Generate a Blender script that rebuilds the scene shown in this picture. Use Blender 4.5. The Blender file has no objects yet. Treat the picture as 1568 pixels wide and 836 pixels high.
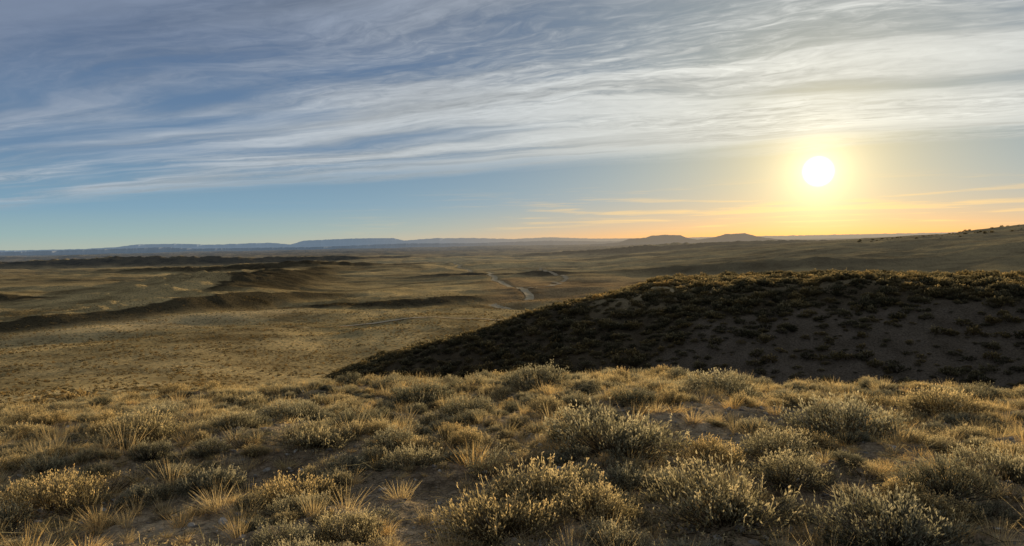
import bpy, math, numpy as np
from mathutils import Vector, Matrix
scene = bpy.context.scene
scene.view_settings.view_transform = 'Standard'
scene.view_settings.look = 'None'
scene.view_settings.exposure = 0
EYE = 1.7
SUN_AZ, SUN_EL = 22.4, 4.55

# ------------------------------------------------------------------ noise
def _hash(ix, iy, seed):
    n = (ix.astype(np.int64) * 374761393 + iy.astype(np.int64) * 668265263 + seed * 982451653) & 0xffffffff
    n = ((n ^ (n >> 13)) * 1274126177) & 0xffffffff
    n = ((n ^ (n >> 15)) * 2246822519) & 0xffffffff
    return (n ^ (n >> 16)) & 0xffffffff
_ga = np.arange(4096)*(2*math.pi/4096); _gc = np.cos(_ga); _gs = np.sin(_ga)
def perlin(x, y, seed=0):
    x = np.asarray(x, float); y = np.asarray(y, float)
    x0 = np.floor(x); y0 = np.floor(y); fx = x - x0; fy = y - y0
    u = fx*fx*fx*(fx*(fx*6-15)+10); v = fy*fy*fy*(fy*(fy*6-15)+10)
    def g(i, j):
        a = _hash(x0+i, y0+j, seed) >> 20
        return _gc[a]*(fx-i) + _gs[a]*(fy-j)
    a = g(0,0); b = g(1,0); c = g(0,1); d = g(1,1)
    return ((a*(1-u)+b*u)*(1-v) + (c*(1-u)+d*u)*v) * 1.5
def fbm(x, y, octs=4, seed=0, gain=.5):
    s = 0; a = 1.0; t = 0
    for o in range(octs):
        s = s + a*perlin(x*2**o + 17.3*o, y*2**o - 9.1*o, seed+o*7); t += a; a *= gain
    return s/t*1.3
def ridged(x, y, octs=4, seed=0):
    s = 0; a = 1.0; t = 0
    for o in range(octs):
        s = s + a*(1-np.abs(perlin(x*2**o+5.1*o, y*2**o+3.3*o, seed+o*11))*2); t += a; a *= .5
    return s/t
def ss(a, b, x):
    t = np.clip((x-a)/(b-a), 0, 1); return t*t*(3-2*t)
def smax(a, b, k):
    h = np.clip(.5+.5*(a-b)/k, 0, 1); return b*(1-h)+a*h + k*h*(1-h)
def smin(a, b, k): return -smax(-a, -b, k)

# ------------------------------------------------------------------ terrain
LR = np.linspace(math.log(.5), math.log(90000), 1600)
def prof(pts):
    rr = np.log([p[0] for p in pts]); zz = [p[1] for p in pts]
    t = np.interp(LR, rr, zz)
    k = np.hanning(61); k /= k.sum()
    return np.convolve(np.pad(t, 30, mode='edge'), k, mode='valid')
KN = prof([(.5,-1.7),(3,-1.7),(6,-1.78),(9,-1.98),(13,-2.38),(15,-2.85),(20,-5.0),(30,-10),(50,-17),(90,-26),(150,-32),(300,-36),(600,-39),(1000,-43),(3000,-52),(10000,-60),(90000,-70)])
LF = prof([(.5,-1.7),(3,-1.72),(6,-1.82),(9,-2.0),(13,-2.45),(20,-3.6),(30,-5.5),(50,-9.1),(90,-16.1),(150,-25),(220,-31.5),(300,-35.5),(600,-39),(1000,-43),(3000,-52),(10000,-60),(90000,-70)])
RGP = prof([(.5,0),(450,0),(600,.08),(750,.14),(900,.42),(1400,1.0),(2200,1.0),(4000,.3),(9000,0),(90000,0)])
AZH = [-180,-60,-30,-20,-13.5,-9.2,-4.2,.8,4.3,7.3,10.7,13.1,20,24.3,30.3,34.5,50,90,180]
TBH = [.6,.5,.40,.28,.183,.149,.129,.103,.084,.0725,.0655,.0625,.0575,.057,.058,.059,.065,.1,.6]
def seg_ridge(x, y, pts, H, w1, w2):
    """asymmetric scarp along a polyline: steep side on the left of travel direction"""
    best = np.full(x.shape, 1e9); sg = np.zeros(x.shape); hh = np.zeros(x.shape)
    for i in range(len(pts)-1):
        a, b, ha, hb = pts[i], pts[i+1], H[i], H[i+1]
        dx, dy = b[0]-a[0], b[1]-a[1]; L2 = dx*dx+dy*dy
        t = np.clip(((x-a[0])*dx+(y-a[1])*dy)/L2, 0, 1)
        d = np.hypot(x-a[0]-t*dx, y-a[1]-t*dy)
        c = dx*(y-a[1])-dy*(x-a[0])
        m = d < best
        best = np.where(m, d, best); sg = np.where(m, np.sign(c), sg); hh = np.where(m, ha*(1-t)+hb*t, hh)
    w = np.where(sg > 0, w1, w2)
    t = np.clip(1-best/w, 0, 1)
    return hh*t*t*(3-2*t)
def sinu(pts, amp, seed, n=5):
    out = []
    for i in range(len(pts)-1):
        for k in range(n):
            t = k/n
            out.append((pts[i][0]*(1-t)+pts[i+1][0]*t, pts[i][1]*(1-t)+pts[i+1][1]*t))
    a = np.array(out)
    a[:,0] += amp*fbm(a[:,1]/70, a[:,1]*0+seed, 3, seed)*np.clip(a[:,1]/500,.3,3)
    return [tuple(p) for p in a]
CREEK = sinu([(40,330),(12,410),(-4,470),(12,575),(-18,850),(-39,1130),(-100,1400),(-90,1900)], 26, 5, 4)
# scarps (world metres): steep shaded side to the left of travel
SC = [([(-120,600),(-165,530),(-185,460),(-212,405),(-242,360),(-280,325),(-330,290),(-420,270)], [0,6,9,7,5,4,3,0], 32, 150, 7),
      ([(-385,1500),(-350,1200),(-300,900),(-262,720),(-228,590),(-205,500)], [0,8,13,14,9,0], 85, 190, 11),
      ([(-20,560),(-50,490),(-85,462),(-115,458),(-150,480)], [0,3,4,3,0], 20, 90, 11),
      ([(-300,2800),(-600,2550),(-1000,2350),(-1500,2200),(-2000,2250)], [0,12,22,18,0], 190, 500, 24),
      ([(-150,1900),(-350,1600),(-600,1480),(-950,1520)], [0,8,10,0], 100, 300, 24),
      ([(1200,2200),(800,2200),(400,2300),(0,2600)], [0,12,18,0], 180, 500, 20),
      ([(-360,640),(-440,650),(-520,700),(-680,720)], [0,4,5,0], 45, 150, 12),
      ([(120,860),(40,890),(-40,960),(-160,930)], [0,3,4,0], 45, 150, 12),
      ([(450,760),(330,770),(230,800),(100,920)], [0,8,9,0], 60, 150, 10)]
def scarp(x, y, s, nz, unit=False, narrow=False):
    pts, H, w1, w2, wb = s
    return seg_ridge(x+nz*wb, y+nz*wb, pts, [float(h > 0) for h in H] if unit else H, w1*(1.25 if narrow else 1), w1*.15 if narrow else w2)
def height(x, y, fine=True):
    r = np.hypot(x, y)+1e-6; az = np.degrees(np.arctan2(x, y)); lr = np.log(np.maximum(r, .5))
    wl = ss(-12, -25, az)*(1-ss(110, 170, -az))
    base = np.interp(lr, LR, KN)*(1-wl)+np.interp(lr, LR, LF)*wl
    top = np.interp(az, [-180,-2,5,15,24,30,34.5,45,90,180], [0,0,4,23,36,45,56,68,60,0])
    base = base + top*np.interp(lr, LR, RGP)
    wob = fbm(x/22, y/22, 3, 3)
    rb = np.interp(az, [-180,-14,0,15,35,180], [78,76,70,65,60,60]) + wob*3*ss(5,15,az)
    tb = np.interp(az, AZH, TBH) ; zb = -tb*rb
    s1 = .12*(1-ss(5,12,az))+.036*ss(5,12,az)
    hz = smin(zb-(rb-r)*.27, zb-(r-rb)*s1, 1.0)
    hz = smin(hz, zb-(116-rb)*s1-(r-116)*.22, 4)
    hz = hz + fbm(x/9, y/9, 4, 21)*.4 + (ridged(x/14, y/14, 3, 5)-.5)*.35
    z = smax(base, hz, 1.5)
    far = r > 120
    if np.any(far):
        X0, Y0, R0, A0 = x[far], y[far], r[far], az[far]
        f1 = ss(130, 330, R0); f2 = ss(600, 1800, R0)*(1-.55*ss(4,20,A0)*(1-ss(2500,5000,R0))); f3 = ss(2500, 7000, R0)
        wx = X0+fbm(X0/260, Y0/260, 2, 61)*90; wy = Y0+fbm(X0/260, Y0/260, 2, 67)*90
        zf = f1*(fbm(wx/150, wy/110, 5, 31)*4.3 + (ridged(wx/420, wy/300, 4, 33)-.55)*6*ss(350,800,R0))
        zf = zf + f2*((ridged(wx/1300, wy/800, 5, 41)-.5)*16)
        zf = zf + f3*(ridged(X0/4200, Y0/2600, 5, 51)-.55)*40
        nz = fbm(X0/25, Y0/25, 3, 91)
        q = 1+.35*nz
        for s in SC: zf = zf + scarp(X0, Y0, s, nz)*q
        zf = zf + seg_ridge(X0, Y0, [(-120,450),(-140,410),(-190,340),(-225,300)], [0,2,3,0], 45, 60)
        zf = zf - seg_ridge(X0, Y0, CREEK, [1.2]*len(CREEK), 9, 9)
        z = z.copy(); z[far] += zf
    nrm_ = r < 125
    if fine and np.any(nrm_):
        X0, Y0, R0 = x[nrm_], y[nrm_], r[nrm_]
        w_ = 1-ss(30, 120, R0)
        z[nrm_] += w_*(fbm(X0/3, Y0/3, 3, 71)*.18*ss(2,6,R0) + fbm(X0/.7, Y0/.7, 4, 73)*.085 + fbm(X0/.12, Y0/.12, 3, 75)*.018*(1-ss(12,20,R0)))
    return z + EYE
def h1(px, py): return float(height(np.array([px]), np.array([py]))[0])

rs = [0.8]
while rs[-1] < 85000:
    r = rs[-1]
    k = .02 if r < 3 else (.0085 if r < 18 else (.011 if r < 120 else (.0115 if r < 1800 else .015)))
    rs.append(r*(1+k))
RS = np.array(rs); AZ = np.radians(np.concatenate([np.arange(-180,-46,2.), np.arange(-46,46,.125), np.arange(46,180,2.)]))
R, A = np.meshgrid(RS, AZ, indexing='ij')
X = R*np.sin(A); Y = R*np.cos(A)
Z = height(X, Y)
nr_, na_ = R.shape
co = np.stack([X, Y, Z], -1).reshape(-1, 3)
co = np.vstack([co, [[0, 0, h1(.01,.01)]]])
i, j = np.meshgrid(np.arange(nr_-1), np.arange(na_), indexing='ij')
j2 = (j+1) % na_
quads = np.stack([i*na_+j, (i+1)*na_+j, (i+1)*na_+j2, i*na_+j2], -1).reshape(-1, 4)[:, ::-1]
jj = np.arange(na_); tri = np.stack([jj, (jj+1) % na_, np.full(na_, nr_*na_)], -1)[:, ::-1]
def fast_mesh(name, co, quads, tri=None, smooth=True):
    me = bpy.data.meshes.new(name)
    me.vertices.add(len(co)); me.vertices.foreach_set('co', co.astype(np.float32).ravel())
    loops = quads.ravel(); starts = np.arange(len(quads))*4
    if tri is not None:
        starts = np.concatenate([starts, len(loops)+np.arange(len(tri))*3])
        loops = np.concatenate([loops, tri.ravel()])
    me.loops.add(len(loops)); me.loops.foreach_set('vertex_index', loops.astype(np.int32))
    me.polygons.add(len(starts)); me.polygons.foreach_set('loop_start', starts.astype(np.int32))
    me.update(calc_edges=True)
    me.polygons.foreach_set('use_smooth', np.full(len(starts), smooth))
    return me
gm = fast_mesh('ground', co, quads, tri)
def zone_bare(x, y):
    r = np.hypot(x, y); az = np.degrees(np.arctan2(x, y))
    n = fbm(x/9, y/4, 3, 111)
    return ss(9, 15, az+n*6)*(1-ss(33, 40, az))*ss(38, 42, r)*(1-ss(55, 59, r+n*3))
x, y = co[:,0], co[:,1]; r = np.hypot(x, y); az = np.degrees(np.arctan2(x, y))
def C(*c): return np.array(c)[None, :]
def mixc(a, b, t): return a*(1-t[:,None])+b*t[:,None]
n1 = np.clip(.5+.7*fbm(x/1.3, y/1.3, 4, 201), 0, 1)
col = mixc(C(.22,.16,.098), C(.54,.415,.255), n1)
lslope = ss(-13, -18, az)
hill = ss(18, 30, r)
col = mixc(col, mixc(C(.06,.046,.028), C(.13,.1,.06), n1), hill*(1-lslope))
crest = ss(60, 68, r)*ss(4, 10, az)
col = mixc(col, C(.46,.36,.20)+0*col, crest*(1-ss(120,150,r)))  # pale plateau grass and the crest's sunlight, both put into this colour
n2 = np.clip(.5+.9*fbm(x/60, y/60, 5, 203), 0, 1)
plain = mixc(C(.41,.30,.135), C(.70,.51,.235), n2)
n3 = np.clip(.5+1.2*fbm(x/400, y/260, 5, 205), 0, 1)
plain2 = mixc(C(.30,.225,.115), C(.66,.48,.225), n3)
plain = mixc(plain, plain2, ss(400, 1200, r))
col = mixc(col, plain, np.maximum(ss(110, 160, r), lslope*ss(20, 60, r)))
redp = ss(400,480,r)*(1-ss(700,900,r))*ss(-4,0,az)*(1-ss(8,12,az))
col = mixc(col, C(.34,.20,.10)+0*col, redp*.6)
col = mixc(col, C(.15,.12,.086)+0*col, zone_bare(x, y)*.85*(.5+.7*n1))
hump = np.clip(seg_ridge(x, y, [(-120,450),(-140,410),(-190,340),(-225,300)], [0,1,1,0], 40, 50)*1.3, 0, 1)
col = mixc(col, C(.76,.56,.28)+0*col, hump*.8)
far = r > 120; scarp_shade = np.zeros(len(r)); nzf = fbm(x[far]/25, y[far]/25, 3, 91)
for s in SC: scarp_shade[far] = np.maximum(scarp_shade[far], scarp(x[far], y[far], s, nzf, unit=True, narrow=True))
scarp_shade = np.clip(scarp_shade*1.8, 0, 1)
col = mixc(col, C(.05,.042,.028)+0*col, scarp_shade*.88)  # shade on the scarps' steep sides, painted into the ground colour
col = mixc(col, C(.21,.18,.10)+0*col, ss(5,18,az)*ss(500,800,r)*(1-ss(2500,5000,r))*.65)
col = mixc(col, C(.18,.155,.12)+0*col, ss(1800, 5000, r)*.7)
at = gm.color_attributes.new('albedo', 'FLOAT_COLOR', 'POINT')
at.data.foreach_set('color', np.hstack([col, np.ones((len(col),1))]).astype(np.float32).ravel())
ground = bpy.data.objects.new('ground', gm); scene.collection.objects.link(ground)

# ------------------------------------------------------------------ node helpers
sa, se = math.radians(SUN_AZ), math.radians(SUN_EL)
Sv = Vector((math.sin(sa)*math.cos(se), math.cos(sa)*math.cos(se), math.sin(se)))
class NT:
    def __init__(s, nt): s.nt = nt; nt.nodes.clear()
    def n(s, t, **k):
        nd = s.nt.nodes.new(t)
        for a, v in k.items(): setattr(nd, a, v)
        return nd
    def set(s, sock, v):
        if isinstance(v, bpy.types.NodeSocket): s.nt.links.new(v, sock)
        elif v is not None: sock.default_value = v
    def m(s, op, a, b=None, c=None, clamp=False):
        nd = s.n('ShaderNodeMath', operation=op); nd.use_clamp = clamp
        s.set(nd.inputs[0], a); s.set(nd.inputs[1], b)
        if c is not None: s.set(nd.inputs[2], c)
        return nd.outputs[0]
    def vm(s, op, a, b=None):
        nd = s.n('ShaderNodeVectorMath', operation=op); s.set(nd.inputs[0], a)
        if b is not None: s.set(nd.inputs['Scale'] if op == 'SCALE' else nd.inputs[1], b)
        return nd.outputs['Value'] if op in ('DOT_PRODUCT', 'LENGTH') else nd.outputs[0]
    def mix(s, f, a, b, bt='MIX'):
        nd = s.n('ShaderNodeMix', data_type='RGBA', blend_type=bt)
        s.set(nd.inputs[0], f); s.set(nd.inputs[6], a); s.set(nd.inputs[7], b); return nd.outputs[2]
    def rng(s, v, a, b, c=0., d=1., smooth=True):
        nd = s.n('ShaderNodeMapRange', interpolation_type='SMOOTHSTEP' if smooth else 'LINEAR')
        s.set(nd.inputs[0], v)
        for k, q in enumerate((a, b, c, d)): s.set(nd.inputs[1+k], q)
        return nd.outputs[0]
    def comb(s, a, b, c=0.):
        nd = s.n('ShaderNodeCombineXYZ'); s.set(nd.inputs[0], a); s.set(nd.inputs[1], b); s.set(nd.inputs[2], c); return nd.outputs[0]
    def noise(s, vec, sc, det=4., rough=.5, dist=0.):
        nd = s.n('ShaderNodeTexNoise'); s.set(nd.inputs['Vector'], vec)
        nd.inputs['Scale'].default_value = sc; nd.inputs['Detail'].default_value = det
        nd.inputs['Roughness'].default_value = rough; nd.inputs['Distortion'].default_value = dist
        return nd.outputs[0]
    def ramp(s, v, pts):
        nd = s.n('ShaderNodeValToRGB'); s.set(nd.inputs[0], v); e = nd.color_ramp.elements
        while len(e) < len(pts): e.new(.5)
        for k, (p, c) in enumerate(pts): e[k].position = p; e[k].color = (*c, 1)
        return nd.outputs[0]
def newmat(name):
    m = bpy.data.materials.new(name); m.use_nodes = True; return m, NT(m.node_tree)
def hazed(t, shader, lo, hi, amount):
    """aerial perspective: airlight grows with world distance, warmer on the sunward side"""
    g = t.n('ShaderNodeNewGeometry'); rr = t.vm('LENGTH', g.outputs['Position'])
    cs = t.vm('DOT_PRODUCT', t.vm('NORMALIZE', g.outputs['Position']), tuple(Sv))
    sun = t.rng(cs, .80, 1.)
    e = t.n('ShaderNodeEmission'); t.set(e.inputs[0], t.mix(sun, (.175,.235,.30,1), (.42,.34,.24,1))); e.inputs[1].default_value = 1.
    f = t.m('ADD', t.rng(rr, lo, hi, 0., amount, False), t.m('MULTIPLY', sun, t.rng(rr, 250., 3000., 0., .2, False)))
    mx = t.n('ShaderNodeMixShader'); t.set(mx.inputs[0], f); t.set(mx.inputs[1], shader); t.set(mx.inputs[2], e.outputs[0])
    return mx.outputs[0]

mg, t = newmat('ground_soil')
geo = t.n('ShaderNodeNewGeometry'); pos = geo.outputs['Position']
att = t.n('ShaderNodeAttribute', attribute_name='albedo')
rr = t.vm('LENGTH', pos)
fa = t.noise(pos, 9., 6., .65)
fb = t.noise(pos, .9, 6., .6)
fc = t.noise(pos, .02, 8., .7)
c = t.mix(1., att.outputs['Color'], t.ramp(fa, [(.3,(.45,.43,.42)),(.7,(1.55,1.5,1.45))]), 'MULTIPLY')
spk = t.ramp(fb, [(.36,(.4,.38,.36)),(.46,(1.,1.,1.)),(.68,(1.35,1.3,1.2))])
c2 = t.mix(1., att.outputs['Color'], spk, 'MULTIPLY')
c2 = t.mix(.85, c2, t.ramp(fc, [(.36,(.45,.44,.43)),(.5,(1.,1.,1.)),(.64,(1.35,1.3,1.2))]), 'MULTIPLY')
cc = t.mix(t.rng(rr, 40., 160.), c, c2)
vor = t.n('ShaderNodeTexVoronoi', feature='DISTANCE_TO_EDGE'); t.set(vor.inputs['Vector'], pos); vor.inputs['Scale'].default_value = 16.
cr = t.m('MULTIPLY', t.rng(vor.outputs[0], 0., .06), t.rng(rr, 18., 25., 1., 0.))
hb = t.m('ADD', fa, t.m('MULTIPLY', cr, .12))
bp = t.n('ShaderNodeBump'); bp.inputs['Strength'].default_value = 1.; bp.inputs['Distance'].default_value = .10
t.set(bp.inputs['Height'], hb)
bp2 = t.n('ShaderNodeBump'); t.set(bp2.inputs['Strength'], t.rng(rr, 60., 250., 0., .95)); bp2.inputs['Distance'].default_value = 2.4
t.set(bp2.inputs['Height'], t.m('ADD', fb, t.m('MULTIPLY', fc, 4.))); t.set(bp2.inputs['Normal'], bp.outputs[0])
bs = t.n('ShaderNodeBsdfDiffuse'); t.set(bs.inputs[0], cc); t.set(bs.inputs['Normal'], bp2.outputs[0])
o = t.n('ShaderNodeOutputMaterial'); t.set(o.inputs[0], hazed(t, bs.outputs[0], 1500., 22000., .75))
gm.materials.append(mg)

def plant_mat(name, pts, trans, var):
    m, t = newmat(name)
    a = t.n('ShaderNodeAttribute', attribute_name='tint')
    oi = t.n('ShaderNodeObjectInfo')
    c = t.ramp(a.outputs['Fac'], pts)
    v = t.ramp(oi.outputs['Random'], var)
    c = t.mix(1., c, v, 'MULTIPLY')
    d = t.n('ShaderNodeBsdfDiffuse'); t.set(d.inputs[0], c)
    tr = t.n('ShaderNodeBsdfTranslucent'); t.set(tr.inputs[0], t.mix(1., c, (1.15,1.05,.84,1), 'MULTIPLY'))
    mx = t.n('ShaderNodeMixShader'); mx.inputs[0].default_value = trans
    t.set(mx.inputs[1], d.outputs[0]); t.set(mx.inputs[2], tr.outputs[0])
    o = t.n('ShaderNodeOutputMaterial'); t.set(o.inputs[0], mx.outputs[0]); return m
VAR = [(0,(.5,.53,.54)),(.35,(.92,.94,.95)),(.7,(1.15,1.08,.94)),(1,(1.35,1.16,.86))]
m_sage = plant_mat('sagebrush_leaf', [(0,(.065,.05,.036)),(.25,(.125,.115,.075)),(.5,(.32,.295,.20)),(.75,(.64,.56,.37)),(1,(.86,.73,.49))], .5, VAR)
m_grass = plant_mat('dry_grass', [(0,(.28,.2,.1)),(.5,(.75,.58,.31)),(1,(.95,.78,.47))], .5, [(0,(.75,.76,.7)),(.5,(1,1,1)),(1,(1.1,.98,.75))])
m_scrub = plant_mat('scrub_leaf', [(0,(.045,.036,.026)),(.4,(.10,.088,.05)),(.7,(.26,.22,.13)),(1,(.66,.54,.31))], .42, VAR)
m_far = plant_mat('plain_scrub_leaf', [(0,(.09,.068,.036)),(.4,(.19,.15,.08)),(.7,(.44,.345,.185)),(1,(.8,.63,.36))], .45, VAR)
m_stone, t = newmat('stone')
oi = t.n('ShaderNodeObjectInfo'); g = t.n('ShaderNodeNewGeometry')
c = t.ramp(oi.outputs['Random'], [(0,(.12,.095,.07)),(.5,(.28,.235,.175)),(1,(.46,.4,.31))])
c = t.mix(1., c, t.ramp(t.noise(g.outputs['Position'], 60., 4.), [(.3,(.6,.6,.6)),(.7,(1.3,1.3,1.3))]), 'MULTIPLY')
bs = t.n('ShaderNodeBsdfPrincipled'); t.set(bs.inputs['Base Color'], c); bs.inputs['Roughness'].default_value = .9
o = t.n('ShaderNodeOutputMaterial'); t.set(o.inputs[0], bs.outputs[0])

# ------------------------------------------------------------------ plant prototypes
def build(name, V, F, T, mat):
    me = fast_mesh(name, np.asarray(V), np.asarray(F), smooth=False)
    at = me.attributes.new('tint', 'FLOAT', 'POINT'); at.data.foreach_set('value', np.asarray(T, dtype=np.float32))
    me.materials.append(mat); return bpy.data.objects.new(name, me)
class MB:
    def __init__(s): s.V=[]; s.F=[]; s.T=[]; s.n=0
    def add(s, v, t):
        N = len(v); s.V.append(v.reshape(-1,3)); s.T.append(t.reshape(-1)); s.F.append(np.arange(N*4).reshape(N,4)+s.n); s.n += N*4
    def obj(s, name, mat): return build(name, np.concatenate(s.V), np.concatenate(s.F), np.concatenate(s.T), mat)
def nrm(v): return v/(np.linalg.norm(v, axis=-1, keepdims=True)+1e-9)
def blades(mb, p, d, L, W, tb, tt, rng):
    N = len(p); side = nrm(np.cross(d, rng.normal(size=(N,3))))
    L = L[:,None]; W = W[:,None]
    v = np.stack([p, p+d*L*.5+side*W*.5, p+d*L, p+d*L*.5-side*W*.5], 1)
    mb.add(v, np.stack([tb, (tb+tt)/2, tt, (tb+tt)/2], 1))
def ribbon(mb, pts, W, t0, t1, rng):
    N, K, _ = pts.shape
    side = nrm(np.cross(pts[:,-1]-pts[:,0], rng.normal(size=(N,3))))
    for k in range(K-1):
        wa = (W*(1-k/(K-1)*.85))[:,None]; wb = (W*(1-(k+1)/(K-1)*.85))[:,None]
        a, b = pts[:,k], pts[:,k+1]
        v = np.stack([a-side*wa/2, a+side*wa/2, b+side*wb/2, b-side*wb/2], 1)
        ta = t0+(t1-t0)*k/(K-1); tb = t0+(t1-t0)*(k+1)/(K-1)
        mb.add(v, np.stack([ta, ta, tb, tb], 1))
def shrub(name, seed, ns, nl, leaf, lw, H, mat, stalks=0, flat=.8, up=.5, jit=.022, K=5):
    rng = np.random.default_rng(seed); mb = MB()
    th = rng.uniform(0, 2*math.pi, ns); cz = rng.uniform(.02, 1, ns)**flat
    d = np.stack([np.sqrt(1-cz**2)*np.cos(th), np.sqrt(1-cz**2)*np.sin(th), cz], -1)
    k = rng.normal(size=(9,3)); k[:,2] = abs(k[:,2])*.8; k = nrm(k)
    lob = np.max(d@k.T, 1)
    rad = .55+.5*ss(.6, 1., lob)+rng.uniform(-.1, .1, ns)
    tip = d*rad[:,None]*np.array([.5,.5,H])
    base = tip*np.array([.12,.12,0])+rng.normal(size=(ns,3))*.02; base[:,2] = -.03
    mid = base*.35+tip*.65; mid[:,2] = tip[:,2]*.45; mid[:,:2] *= 1.05
    ts = np.linspace(0, 1, K)
    P = np.stack([(base*(1-q)**2+2*mid*q*(1-q)+tip*q*q) for q in ts], 1)
    z0 = np.zeros(ns)
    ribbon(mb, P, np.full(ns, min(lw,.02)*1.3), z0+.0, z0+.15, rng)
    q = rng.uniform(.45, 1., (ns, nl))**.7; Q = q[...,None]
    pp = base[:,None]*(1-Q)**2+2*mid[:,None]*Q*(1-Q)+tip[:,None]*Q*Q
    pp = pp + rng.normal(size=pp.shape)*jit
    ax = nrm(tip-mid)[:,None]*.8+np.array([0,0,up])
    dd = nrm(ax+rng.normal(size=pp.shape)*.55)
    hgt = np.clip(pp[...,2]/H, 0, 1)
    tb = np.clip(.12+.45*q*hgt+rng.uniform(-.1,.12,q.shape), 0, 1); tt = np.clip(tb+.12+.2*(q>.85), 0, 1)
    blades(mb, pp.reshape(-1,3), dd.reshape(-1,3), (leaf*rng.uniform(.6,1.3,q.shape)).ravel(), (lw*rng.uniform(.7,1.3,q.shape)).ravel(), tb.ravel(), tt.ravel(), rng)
    if stalks:
        s = rng.choice(ns, stalks); p = tip[s]+rng.normal(size=(stalks,3))*.015
        dd = nrm(np.array([0,0,1.])+d[s]*.5+rng.normal(size=(stalks,3))*.15)
        L = rng.uniform(.03,.10,stalks)
        PP = np.stack([p-dd*.03, p+dd*L[:,None]*.5, p+dd*L[:,None]], 1)
        ribbon(mb, PP, np.full(stalks, lw*.8), np.full(stalks,.45), np.full(stalks,.85), rng)
        for kk in range(5):
            f = rng.uniform(.4, 1, stalks)[:,None]
            b2 = nrm(dd+rng.normal(size=dd.shape)*.5)
            blades(mb, p+dd*L[:,None]*f, b2, rng.uniform(.012,.03,stalks), np.full(stalks,lw*.9), np.full(stalks,.7), np.full(stalks,.95), rng)
    return mb.obj(name, mat)
def tuft(name, seed, nb, L0, spread, W, mat):
    rng = np.random.default_rng(seed); mb = MB()
    th = rng.uniform(0, 2*math.pi, nb); s = rng.uniform(0, 1, nb)**.7*spread
    out = np.stack([np.cos(th), np.sin(th), 0*th], -1)
    base = out*(rng.uniform(0,.28,nb)*1.)[:,None]*.45; base[:,2] = -.03
    L = L0*rng.uniform(.45,1.1,nb)[:,None]
    d = nrm(out*s[:,None]+np.array([0,0,1.])+rng.normal(size=(nb,3))*.12)
    P = np.stack([base, base+d*L*.5+out*L*.02*s[:,None], base+d*L+out*L*.22*s[:,None]-np.array([0,0,1])*L*.08*s[:,None]], 1)
    ribbon(mb, P, np.full(nb,W), rng.uniform(0,.4,nb), rng.uniform(.4,1.,nb), rng)
    return mb.obj(name, mat)
def stone(name, seed):
    import bmesh
    bm = bmesh.new(); bmesh.ops.create_icosphere(bm, subdivisions=2, radius=.5)
    rng = np.random.default_rng(seed)
    pl = [(Vector(nrm(rng.normal(size=3))), rng.uniform(.25,.42)) for _ in range(9)]
    for v in bm.verts:
        for nn, dd in pl:
            e = v.co.dot(nn)-dd
            if e > 0: v.co -= nn*e
        v.co.z *= .6
    me = bpy.data.meshes.new(name); bm.to_mesh(me); bm.free(); me.materials.append(m_stone)
    return bpy.data.objects.new(name, me)
def twig(name, seed):
    rng = np.random.default_rng(seed); mb = MB(); n = 14
    p = rng.normal(size=(n,3))*np.array([.22,.22,0])+np.array([0,0,.012]); a = rng.uniform(0,6.3,n)
    d = np.stack([np.cos(a), np.sin(a), rng.uniform(-.05,.25,n)], -1); L = rng.uniform(.08,.28,n)[:,None]
    P = np.stack([p, p+d*L*.5+rng.normal(size=p.shape)*.01, p+d*L+rng.normal(size=p.shape)*.02], 1)
    ribbon(mb, P, np.full(n,.006), rng.uniform(0,.3,n), rng.uniform(.3,.8,n), rng); return mb.obj(name, m_sage)
def coll(name, objs):
    c = bpy.data.collections.new(name)
    for ob in objs: c.objects.link(ob)
    return c
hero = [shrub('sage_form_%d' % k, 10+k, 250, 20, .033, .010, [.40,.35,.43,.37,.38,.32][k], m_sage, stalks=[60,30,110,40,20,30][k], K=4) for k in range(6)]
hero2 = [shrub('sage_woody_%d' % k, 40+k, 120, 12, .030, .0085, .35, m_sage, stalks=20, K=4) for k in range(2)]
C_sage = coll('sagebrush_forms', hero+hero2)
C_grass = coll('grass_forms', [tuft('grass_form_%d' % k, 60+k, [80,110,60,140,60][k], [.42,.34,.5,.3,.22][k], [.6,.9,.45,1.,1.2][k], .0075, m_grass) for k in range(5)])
C_mid = coll('scrub_mid_forms', [shrub('scrub_mid_%d' % k, 80+k, 50, 7, .11, .055, .48, m_scrub, K=2) for k in range(5)])
C_lit = coll('slope_scrub_forms', [shrub('slope_scrub_%d' % k, 100+k, 50, 7, .11, .055, .45, m_far, K=2) for k in range(5)])  # paler twin of scrub_mid, sunlight put into the leaf colour
C_far = coll('scrub_far_forms', [shrub('scrub_far_%d' % k, 90+k, 14, 4, .26, .16, .5, m_far, jit=.05, K=2) for k in range(4)])
C_stone = coll('stone_forms', [stone('stone_form_%d' % k, 120+k) for k in range(5)])
C_twig = coll('twig_forms', [twig('twig_form_%d' % k, 130+k) for k in range(3)])

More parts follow.
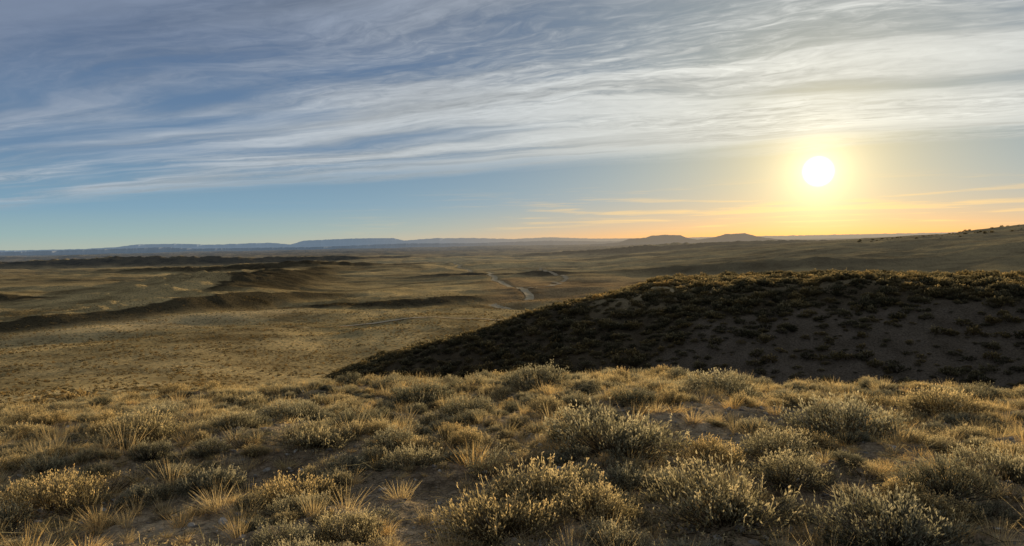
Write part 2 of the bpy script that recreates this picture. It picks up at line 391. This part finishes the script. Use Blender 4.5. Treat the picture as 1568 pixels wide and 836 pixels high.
def scatter(name, col, P, rot, scl, pid):
    me = bpy.data.meshes.new(name); n = len(P)
    me.vertices.add(n); me.vertices.foreach_set('co', P.astype(np.float32).ravel())
    a = me.attributes.new('rot', 'FLOAT_VECTOR', 'POINT'); a.data.foreach_set('vector', rot.astype(np.float32).ravel())
    a = me.attributes.new('scl', 'FLOAT_VECTOR', 'POINT'); a.data.foreach_set('vector', scl.astype(np.float32).ravel())
    a = me.attributes.new('pid', 'INT', 'POINT'); a.data.foreach_set('value', pid.astype(np.int32))
    me.update()
    ob = bpy.data.objects.new(name, me); scene.collection.objects.link(ob)
    ng = bpy.data.node_groups.new(name+'_gn', 'GeometryNodeTree')
    ng.interface.new_socket('Geometry', in_out='INPUT', socket_type='NodeSocketGeometry')
    ng.interface.new_socket('Geometry', in_out='OUTPUT', socket_type='NodeSocketGeometry')
    N = ng.nodes; L = ng.links
    gi = N.new('NodeGroupInput'); go = N.new('NodeGroupOutput'); ip = N.new('GeometryNodeInstanceOnPoints')
    ci = N.new('GeometryNodeCollectionInfo'); ci.inputs['Collection'].default_value = col
    ci.inputs['Separate Children'].default_value = True; ci.inputs['Reset Children'].default_value = True
    def na(nm, ty):
        q = N.new('GeometryNodeInputNamedAttribute'); q.data_type = ty; q.inputs['Name'].default_value = nm; return q.outputs['Attribute']
    e = N.new('FunctionNodeEulerToRotation'); L.new(na('rot','FLOAT_VECTOR'), e.inputs[0])
    L.new(gi.outputs[0], ip.inputs['Points']); L.new(ci.outputs[0], ip.inputs['Instance'])
    ip.inputs['Pick Instance'].default_value = True
    L.new(na('pid','INT'), ip.inputs['Instance Index']); L.new(e.outputs[0], ip.inputs['Rotation']); L.new(na('scl','FLOAT_VECTOR'), ip.inputs['Scale'])
    L.new(ip.outputs[0], go.inputs[0])
    md = ob.modifiers.new('instances', 'NODES'); md.node_group = ng
    return ob
rng = np.random.default_rng(7)
def place(name, col, nform, px, py, size, hs=(.8,1.15), tilt=.1, sink=0., weights=None):
    n = len(px); z = height(px, py)-sink*size
    rot = np.stack([rng.normal(0,tilt,n), rng.normal(0,tilt,n), rng.uniform(0,6.283,n)], -1)
    scl = np.stack([size*rng.uniform(.85,1.15,n), size*rng.uniform(.85,1.15,n), size*rng.uniform(*hs,n)], -1)
    pid = rng.choice(nform, n, p=weights)
    return scatter(name, col, np.stack([px,py,z],-1), rot, scl, pid)

# individually placed sagebrush plants (x, y, width, form)
HERO = [(.85,6.25,1.2,0),(.17,4.95,.85,2),(-.1,4.35,.8,0),(.45,4.5,.6,4),(3.2,7.2,1.25,5),(2.7,9.8,1.05,3),(-1.6,5.35,.72,1),(-.84,6.0,.5,2),
        (1.95,5.2,.62,4),(1.26,4.5,.95,0),(2.75,4.7,.6,2),(2.1,4.15,.9,5),(2.2,6.2,.7,3),(.36,10.9,1.1,1),(-3.6,7.1,.85,4),(-1.85,6.8,.75,0),
        (-3.4,5.4,.75,3),(.8,5.25,.5,2),(3.4,5.1,.75,0),(-2.6,8.6,.8,1),(-.5,8.2,.7,3),(4.8,8.4,.95,1),(-1.2,9.6,1.0,5),(1.3,8.0,.6,4)]
hp = []
for (hx, hy, w, f) in HERO:
    ob = bpy.data.objects.new('sagebrush', hero[f].data)
    ob.location = (hx, hy, h1(hx, hy)-.02)
    ob.scale = (w, w, w*.95); ob.rotation_euler = (0, 0, rng.uniform(0, 6.28)); scene.collection.objects.link(ob)
    hp.append((hx, hy, w*.45))
def poisson(n, rmin, rmax, azm, q_lo, q_hi, occ, dn, pack=.8):
    r = np.sqrt(rng.uniform(rmin**2, rmax**2, n)); a = np.radians(rng.uniform(-azm, azm, n))
    xs, ys = r*np.sin(a), r*np.cos(a); k = rng.uniform(0, 1, n) < dn(xs, ys); xs, ys = xs[k], ys[k]
    qs = q_lo+(q_hi-q_lo)*rng.uniform(0, 1, len(xs))**1.4; out = []; grid = {}
    def put(p): grid.setdefault((int(p[0]//1.), int(p[1]//1.)), []).append(p)
    for p in occ: put(p)
    for x, y, q in zip(xs, ys, qs):
        gx, gy = int(x//1.), int(y//1.); ok = True
        for i in (-1,0,1):
            for j in (-1,0,1):
                for p in grid.get((gx+i, gy+j), ()):
                    if (p[0]-x)**2+(p[1]-y)**2 < ((p[2]+q)*pack)**2: ok = False; break
                if not ok: break
            if not ok: break
        if ok: put((x,y,q)); out.append((x,y,q))
    return np.array(out)
BARE = [(-.75,5.2,.5,.75),(2.6,7.9,1.0,.5),(2.9,5.9,.8,.5),(1.7,7.0,.5,.8),(-2.3,4.6,.5,.35),(3.6,9.0,1.6,.35),(1.4,9.2,.7,.5)]
def dens(x, y):
    d = np.ones(x.shape)
    for bx, by, sx, sy in BARE: d = np.minimum(d, np.maximum(0., ((x-bx)/sx)**2+((y-by)/sy)**2-.6))
    return np.clip(d, 0, 1)*(.28+.72*(fbm(x/1.5, y/1.5, 2, 301) > -.22))
S = poisson(13000, 3.2, 21, 44, .08, .28, hp, dens, .72)
place('sagebrush_scrub', C_sage, 8, S[:,0], S[:,1], S[:,2]*2.15, hs=(.65,1.2), sink=.03)
G = poisson(9000, 3.0, 21, 44, .05, .11, hp, lambda x, y: dens(x, y)*.85+.1, pack=.72)
place('bunch_grass', C_grass, 5, G[:,0], G[:,1], G[:,2]*6.0, hs=(.55,.95), sink=.02)
n = 12000; a = np.radians(rng.uniform(-44,44,n)); r_ = np.sqrt(rng.uniform(9,15**2,n))
place('pebbles', C_stone, 5, r_*np.sin(a), r_*np.cos(a), .012+.07*rng.uniform(0,1,n)**4, tilt=.4)
n = 900; a = np.radians(rng.uniform(-44,44,n)); r_ = np.sqrt(rng.uniform(9,11**2,n))
place('twig_litter', C_twig, 3, r_*np.sin(a), r_*np.cos(a), rng.uniform(.5,1.1,n), tilt=.05)
n = 8000; a = np.radians(rng.uniform(-44,44,n)); r_ = np.sqrt(rng.uniform(9,18**2,n)); hx = r_*np.sin(a); hy = r_*np.cos(a)
k = (fbm(hx/1.1, hy/1.1, 3, 311) > .0); hx, hy = hx[k], hy[k]
place('low_grass', C_grass, 5, hx, hy, rng.uniform(.15,.33,len(hx)), hs=(.5,1.), weights=[.1,.15,.1,.25,.4])

def jgrid(x0, x1, y0, y1, cell, j=.55):
    gx, gy = np.meshgrid(np.arange(x0,x1,cell), np.arange(y0,y1,cell)); gx = gx.ravel(); gy = gy.ravel()
    return gx+rng.uniform(-j,j,len(gx))*cell, gy+rng.uniform(-j,j,len(gy))*cell
mx_, my_ = jgrid(-125, 110, 14, 150, .72, .9)
r_ = np.hypot(mx_, my_); a_ = np.degrees(np.arctan2(mx_, my_))
nn = fbm(mx_/5, my_/5, 3, 321)
bz = zone_bare(mx_, my_)
p = (.9+.4*ss(-.3,.3,nn))*(1-.5*bz*(fbm(mx_/9, my_/2.5, 2, 323) < -.02))
left = a_ < -15+nn*2
p = np.where(left, (.25+.5*ss(-.3,.5,fbm(mx_/9, my_/9, 3, 325))), p)
k = (r_ > 19)&(r_ < 150)&(abs(a_) < 42)&(rng.uniform(0,1,len(r_)) < p)&~((r_ > 84)&(a_ > -10)&(a_ < 6))
mx_, my_, r_, a_, bz, left = mx_[k], my_[k], r_[k], a_[k], bz[k], left[k]
sz = (.4+1.0*rng.uniform(0,1,len(mx_))**1.5)*(1-.4*bz*rng.uniform(0,1.8,len(mx_)))*(1-.3*left)
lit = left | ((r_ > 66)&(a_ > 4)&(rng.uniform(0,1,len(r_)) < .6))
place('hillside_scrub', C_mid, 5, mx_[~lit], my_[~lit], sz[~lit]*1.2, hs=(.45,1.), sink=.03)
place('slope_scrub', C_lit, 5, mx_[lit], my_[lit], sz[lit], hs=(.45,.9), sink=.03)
fx, fy = jgrid(-420, 420, 100, 640, 1.5, 1.3)
r_ = np.hypot(fx, fy); a_ = np.degrees(np.arctan2(fx, fy))
nn = fbm(fx/18, fy/18, 4, 331)
k = (r_ > 145)&(r_ < 640)&(a_ > -41)&(a_ < 12)&(rng.uniform(0,1,len(r_)) < (.12+.75*ss(-.35,.5,nn))*(1-ss(250,640,r_)))
fx, fy = fx[k], fy[k]
place('plain_scrub', C_far, 4, fx, fy, .3+.8*rng.uniform(0,1,len(fx))**2, hs=(.6,1.))
n = 260; a = np.radians(rng.uniform(25,40,n)); r_ = rng.uniform(1250,1600,n)
k = fbm(np.degrees(a)*1.2, r_/200, 2, 341) > .0; a, r_ = a[k], r_[k]
place('ridge_juniper', C_mid, 5, r_*np.sin(a), r_*np.cos(a), rng.uniform(2.,6.,len(a)), hs=(.7,1.2), sink=.03)

# ------------------------------------------------------------------ dirt tracks and creek bed
def ribbon_obj(name, pts, w, off, colr):
    pts = np.array(pts); d = np.gradient(pts, axis=0); d /= np.linalg.norm(d, axis=1)[:,None]; nl = np.stack([-d[:,1], d[:,0]], -1)
    K = 5; V = []
    for q in np.linspace(-.5, .5, K):
        pp = pts+nl*q*w
        V.append(np.stack([pp[:,0], pp[:,1], height(pp[:,0], pp[:,1])+off], -1))
    V = np.stack(V, 1); n = len(pts)
    i, j = np.meshgrid(np.arange(n-1), np.arange(K-1), indexing='ij')
    F = np.stack([i*K+j, (i+1)*K+j, (i+1)*K+j+1, i*K+j+1], -1).reshape(-1,4)
    me = fast_mesh(name, V.reshape(-1,3), F)
    m, t = newmat(name+'_dirt'); g = t.n('ShaderNodeNewGeometry')
    c = t.ramp(t.noise(g.outputs['Position'], .25, 5.), [(.3,tuple(v*.6 for v in colr)),(.7,colr)])
    b = t.n('ShaderNodeBsdfDiffuse'); t.set(b.inputs[0], c); o = t.n('ShaderNodeOutputMaterial'); t.set(o.inputs[0], b.outputs[0])
    me.materials.append(m); ob = bpy.data.objects.new(name, me); scene.collection.objects.link(ob); return ob
def dense(pts, step, amp, seed):
    pts = np.array(pts, float); seg = np.r_[0, np.cumsum(np.linalg.norm(np.diff(pts,axis=0),axis=1))]
    s = np.arange(0, seg[-1], step); a = np.stack([np.interp(s, seg, pts[:,0]), np.interp(s, seg, pts[:,1])], -1)
    kk = np.hanning(15); kk /= kk.sum()
    for c in (0,1): a[:,c] = np.convolve(np.pad(a[:,c], 7, mode='edge'), kk, mode='valid')
    a[:,0] += amp*fbm(s/60, s*0, 3, seed); a[:,1] += amp*fbm(s/60, s*0+9, 3, seed); return a
ribbon_obj('creek_bed', dense(CREEK, 4, 0, 1), 6., .3, (.7,.54,.32))
ribbon_obj('dirt_road', dense([(-135,318),(-113,320),(-76,328),(-42,337),(-7,337),(30,330)], 3, 5, 3), 2.8, .3, (.72,.55,.33))
ribbon_obj('dirt_road', dense([(12,575),(40,680),(60,800),(20,1000),(60,1300)], 6, 12, 4), 5, .4, (.6,.46,.28))

# ------------------------------------------------------------------ distant mesas / buttes
def mesa(name, Rm, sky, base_tan, colr, colr2, seed, depth=.12, step=.03, haze=.5):
    a = np.arange(sky[0][0], sky[-1][0], step); tt = np.interp(a, [s[0] for s in sky], [s[1] for s in sky])
    nn = fbm(a*2.2, a*0, 5, seed); tt = tt + .0006*nn*(tt > base_tan+.001)
    zt = tt*Rm+EYE; zb = base_tan*Rm+EYE; H = np.maximum(zt-zb, 1)
    Rw = Rm*(1+.03*fbm(a*.8, a*0+3, 5, seed+3))
    rows = [(-2.8,0),(-1.6,.22),(-.75,.5),(-.6,.6),(-.5,.95),(0,1.),(Rm*depth/300,1.),(Rm*depth/300+4,0)]
    V = []
    for (o, h) in rows:
        off = o*H if o <= 0 else o*60.
        rr = Rw+off*(1+.5*fbm(a*1.7, a*0+h*2, 3, seed+5)) ; z = zb+H*h
        V.append(np.stack([rr*np.sin(np.radians(a)), rr*np.cos(np.radians(a)), z], -1))
    V = np.stack(V, 1); n = len(a); K = len(rows)
    i, j = np.meshgrid(np.arange(n-1), np.arange(K-1), indexing='ij')
    F = np.stack([i*K+j, (i+1)*K+j, (i+1)*K+j+1, i*K+j+1], -1).reshape(-1,4)
    me = fast_mesh(name, V.reshape(-1,3), F)
    m, t = newmat(name+'_rock'); g = t.n('ShaderNodeNewGeometry')
    mp = t.vm('MULTIPLY', g.outputs['Position'], (1/1500., 1/1500., 1/40.))
    c = t.ramp(t.noise(mp, 1., 5., .6), [(.4,colr),(.62,colr2)])  # bluish distance haze is partly mixed into the rock colours
    b = t.n('ShaderNodeBsdfDiffuse'); t.set(b.inputs[0], c); o = t.n('ShaderNodeOutputMaterial')
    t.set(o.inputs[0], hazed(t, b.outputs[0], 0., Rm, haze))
    me.materials.append(m); ob = bpy.data.objects.new(name, me); scene.collection.objects.link(ob)
mesa('mesa', 24000, [(-48,.001),(-34,.001),(-30,.001),(-28,.0025),(-26.5,.0055),(-24,.0053),(-22,.0034),(-18,.0047),(-16.5,.0018),(-15.6,.0065),(-12,.0082),(-9,.0078),(-8.2,.0042),(-6,.0066),(-3,.0060),(0,.0036),(3,.0050),(6,.0022),(10,.0012),(20,.001),(45,.001)], -.004, (.3,.35,.40), (.46,.48,.5), 5, haze=.72)
mesa('mesa', 12000, [(-46,-.003),(-38,-.001),(-33,-.0005),(-28,.0005),(-25,.0015),(-23,-.001),(-15,-.002),(-8,.0005),(-3,-.001),(3,.0005),(7,-.002),(20,-.003)], -.006, (.14,.16,.18), (.3,.3,.3), 9, haze=.45)
mesa('butte', 6500, [(6,-.006),(8.2,-.004),(9,.001),(10.2,.0018),(10.6,.0042),(11.6,.0052),(12.8,.0042),(13.2,.001),(14,-.002),(15.2,.0005),(16,.0044),(17.4,.0052),(18.2,.001),(19.5,-.003),(21,-.006)], -.01, (.1,.105,.11), (.2,.19,.18), 13, haze=.3)

# ------------------------------------------------------------------ sky
w = bpy.data.worlds.new('World'); scene.world = w; w.use_nodes = True
try: w.cycles.sampling_method = 'NONE'
except Exception: pass
t = NT(w.node_tree)
tc = t.n('ShaderNodeTexCoord'); D = t.vm('NORMALIZE', tc.outputs['Generated'])
sp = t.n('ShaderNodeSeparateXYZ'); t.set(sp.inputs[0], D); dx, dy, dz = sp.outputs
zc = t.m('MAXIMUM', dz, 0.)
cosa = t.m('MINIMUM', t.vm('DOT_PRODUCT', D, tuple(Sv)), 1.)
ang = t.m('MULTIPLY', t.m('ARCCOSINE', cosa), 57.2958)
def expf(v, k): return t.m('EXPONENT', t.m('MULTIPLY', v, -1./k))
clear = t.ramp(t.m('MULTIPLY', zc, 2.), [(0,(.38,.45,.40)),(.035,(.28,.42,.44)),(.10,(.18,.33,.46)),(.24,(.125,.22,.36)),(.5,(.085,.145,.27)),(1,(.03,.06,.14))])
g_b = expf(t.m('POWER', t.m('DIVIDE', ang, 19.), 2.), 1.)
clear = t.mix(t.m('MULTIPLY', g_b, .70), clear, (.46,.51,.45,1))
haz = t.m('ABSOLUTE', t.m('SUBTRACT', t.m('MULTIPLY', t.m('ARCTAN2', dx, dy), 57.2958), SUN_AZ))
g_w = expf(t.m('POWER', t.m('DIVIDE', ang, 5.6), 1.15), 1.)
clear = t.mix(t.m('MULTIPLY', g_w, .8), clear, (.95,.72,.28,1))
g_h = t.m('MULTIPLY', expf(zc, .026), expf(t.m('POWER', t.m('DIVIDE', haz, 25.), 2.), 1.))
clear = t.mix(t.m('MULTIPLY', g_h, .97), clear, (.95,.42,.11,1))
iz = t.m('DIVIDE', 1., t.m('ADD', zc, .012))
px = t.m('MULTIPLY', dx, iz); py = t.m('MULTIPLY', dy, iz)
u = t.m('SUBTRACT', t.m('MULTIPLY', px, .9), t.m('MULTIPLY', py, .42))
v = t.m('ADD', t.m('MULTIPLY', px, .42), t.m('MULTIPLY', py, .9))
wn = t.noise(t.comb(px, py), .30, 3., .5)
v2 = t.m('ADD', v, t.m('MULTIPLY', t.m('SUBTRACT', wn, .5), 2.0))
nA = t.noise(t.comb(t.m('MULTIPLY', u, .18), t.m('MULTIPLY', v2, .70), 3.1), 1., 4., .5, .3)
nB = t.noise(t.comb(t.m('MULTIPLY', u, .36), t.m('MULTIPLY', v2, 1.9), 7.), 1., 5., .56, .35)
nC = t.noise(t.comb(t.m('MULTIPLY', u, 5.0), t.m('MULTIPLY', v2, 10.), 1.), 1., 4., .62, .8)
nM = t.rng(t.noise(t.comb(t.m('MULTIPLY', u, .3), t.m('MULTIPLY', v2, .5), 21.), 1., 2., .5), .40, .58)
fineM = t.m('MULTIPLY', t.m('ADD', t.m('MULTIPLY', nM, .85), .2), t.rng(u, -3.5, -.5, .4, 1.15))
nCm = t.m('MULTIPLY', t.m('SUBTRACT', nC, .5), fineM)
den = t.m('ADD', t.m('MULTIPLY', nA, .84), t.m('ADD', t.m('MULTIPLY', nB, .30), t.m('MULTIPLY', nCm, .28)))
bias = t.m('ADD', t.rng(u, -4.5, 1., .0, .08), t.m('MULTIPLY', t.rng(v, 2.5, 5., .4, 1.), .05))
den = t.m('ADD', den, bias)
den = t.rng(den, .46, .72)
edge = t.rng(t.m('ADD', v2, t.m('MULTIPLY', nB, 2.5)), 7.9, 10.2, 1., 0.)
den = t.m('MULTIPLY', den, edge)
ccol = t.mix(expf(ang, 26.), (.33,.38,.46,1), (.82,.79,.67,1))
ccol = t.mix(t.m('MULTIPLY', t.rng(v, 2.0, 4.5, 1., 0.), t.rng(u, -3., 1., 1., 0.15)), ccol, (.17,.21,.295,1))
shade = t.m('ADD', t.rng(nB, .35, .65, .80, 1.14), t.m('MULTIPLY', nCm, 1.1))
ccol = t.mix(1., ccol, t.comb(shade, shade, shade), 'MULTIPLY')
skyc = t.mix(t.m('MULTIPLY', den, .9), clear, ccol)
nL = t.noise(t.comb(t.m('MULTIPLY', haz, .10), t.m('MULTIPLY', dz, 130.), 2.), 1., 5., .6, .3)
low = t.m('MULTIPLY', t.rng(nL, .50, .66), t.m('MULTIPLY', t.rng(dz, .004, .014), t.rng(dz, .035, .08, 1., 0.)))
low = t.m('MULTIPLY', low, expf(t.m('POWER', t.m('DIVIDE', haz, 21.), 2.), 1.))
skyc = t.mix(t.m('MULTIPLY', low, .75), skyc, (1.,.66,.27,1))
back = t.rng(cosa, -.6, .55, .6, 1.)
skyc = t.vm('SCALE', skyc, back)
aur = t.m('MULTIPLY', expf(t.m('POWER', t.m('DIVIDE', ang, 1.3), .85), 1.), 1.5)
disc = t.rng(ang, .5, 1.15, 4., 0.)
add = t.vm('ADD', t.vm('SCALE', (1.,.88,.56), aur), t.vm('SCALE', (1.,.95,.8), disc))
nish = t.n('ShaderNodeTexSky', sky_type='NISHITA', sun_disc=False); nish.sun_elevation = se; nish.sun_rotation = sa
nish.altitude = 2000; nish.dust_density = 1.
b1 = t.n('ShaderNodeBackground'); t.set(b1.inputs[0], t.vm('ADD', t.vm('SCALE', skyc, .98), add)); b1.inputs[1].default_value = 1.
b2 = t.n('ShaderNodeBackground'); t.set(b2.inputs[0], nish.outputs[0]); b2.inputs[1].default_value = .01
ad = t.n('ShaderNodeAddShader'); t.set(ad.inputs[0], b1.outputs[0]); t.set(ad.inputs[1], b2.outputs[0])
o = t.n('ShaderNodeOutputWorld'); t.set(o.inputs[0], ad.outputs[0])

sl = bpy.data.lights.new('sun_light', 'SUN'); sl.energy = 5.; sl.angle = math.radians(.6); sl.color = (1., .82, .54)
so = bpy.data.objects.new('sun_light', sl); so.rotation_euler = Sv.to_track_quat('Z', 'Y').to_euler(); so.location = Sv*100; scene.collection.objects.link(so)

cam = bpy.data.cameras.new('camera'); cam.sensor_width = 36; cam.lens = 26.17; cam.clip_end = 250000; cam.clip_start = .05
cob = bpy.data.objects.new('camera', cam); scene.collection.objects.link(cob)
cob.matrix_world = Matrix.Translation((0, 0, EYE)) @ (Matrix.Rotation(math.radians(90-2.41), 4, 'X') @ Matrix.Rotation(math.radians(-1.1), 4, 'Z'))
scene.camera = cob
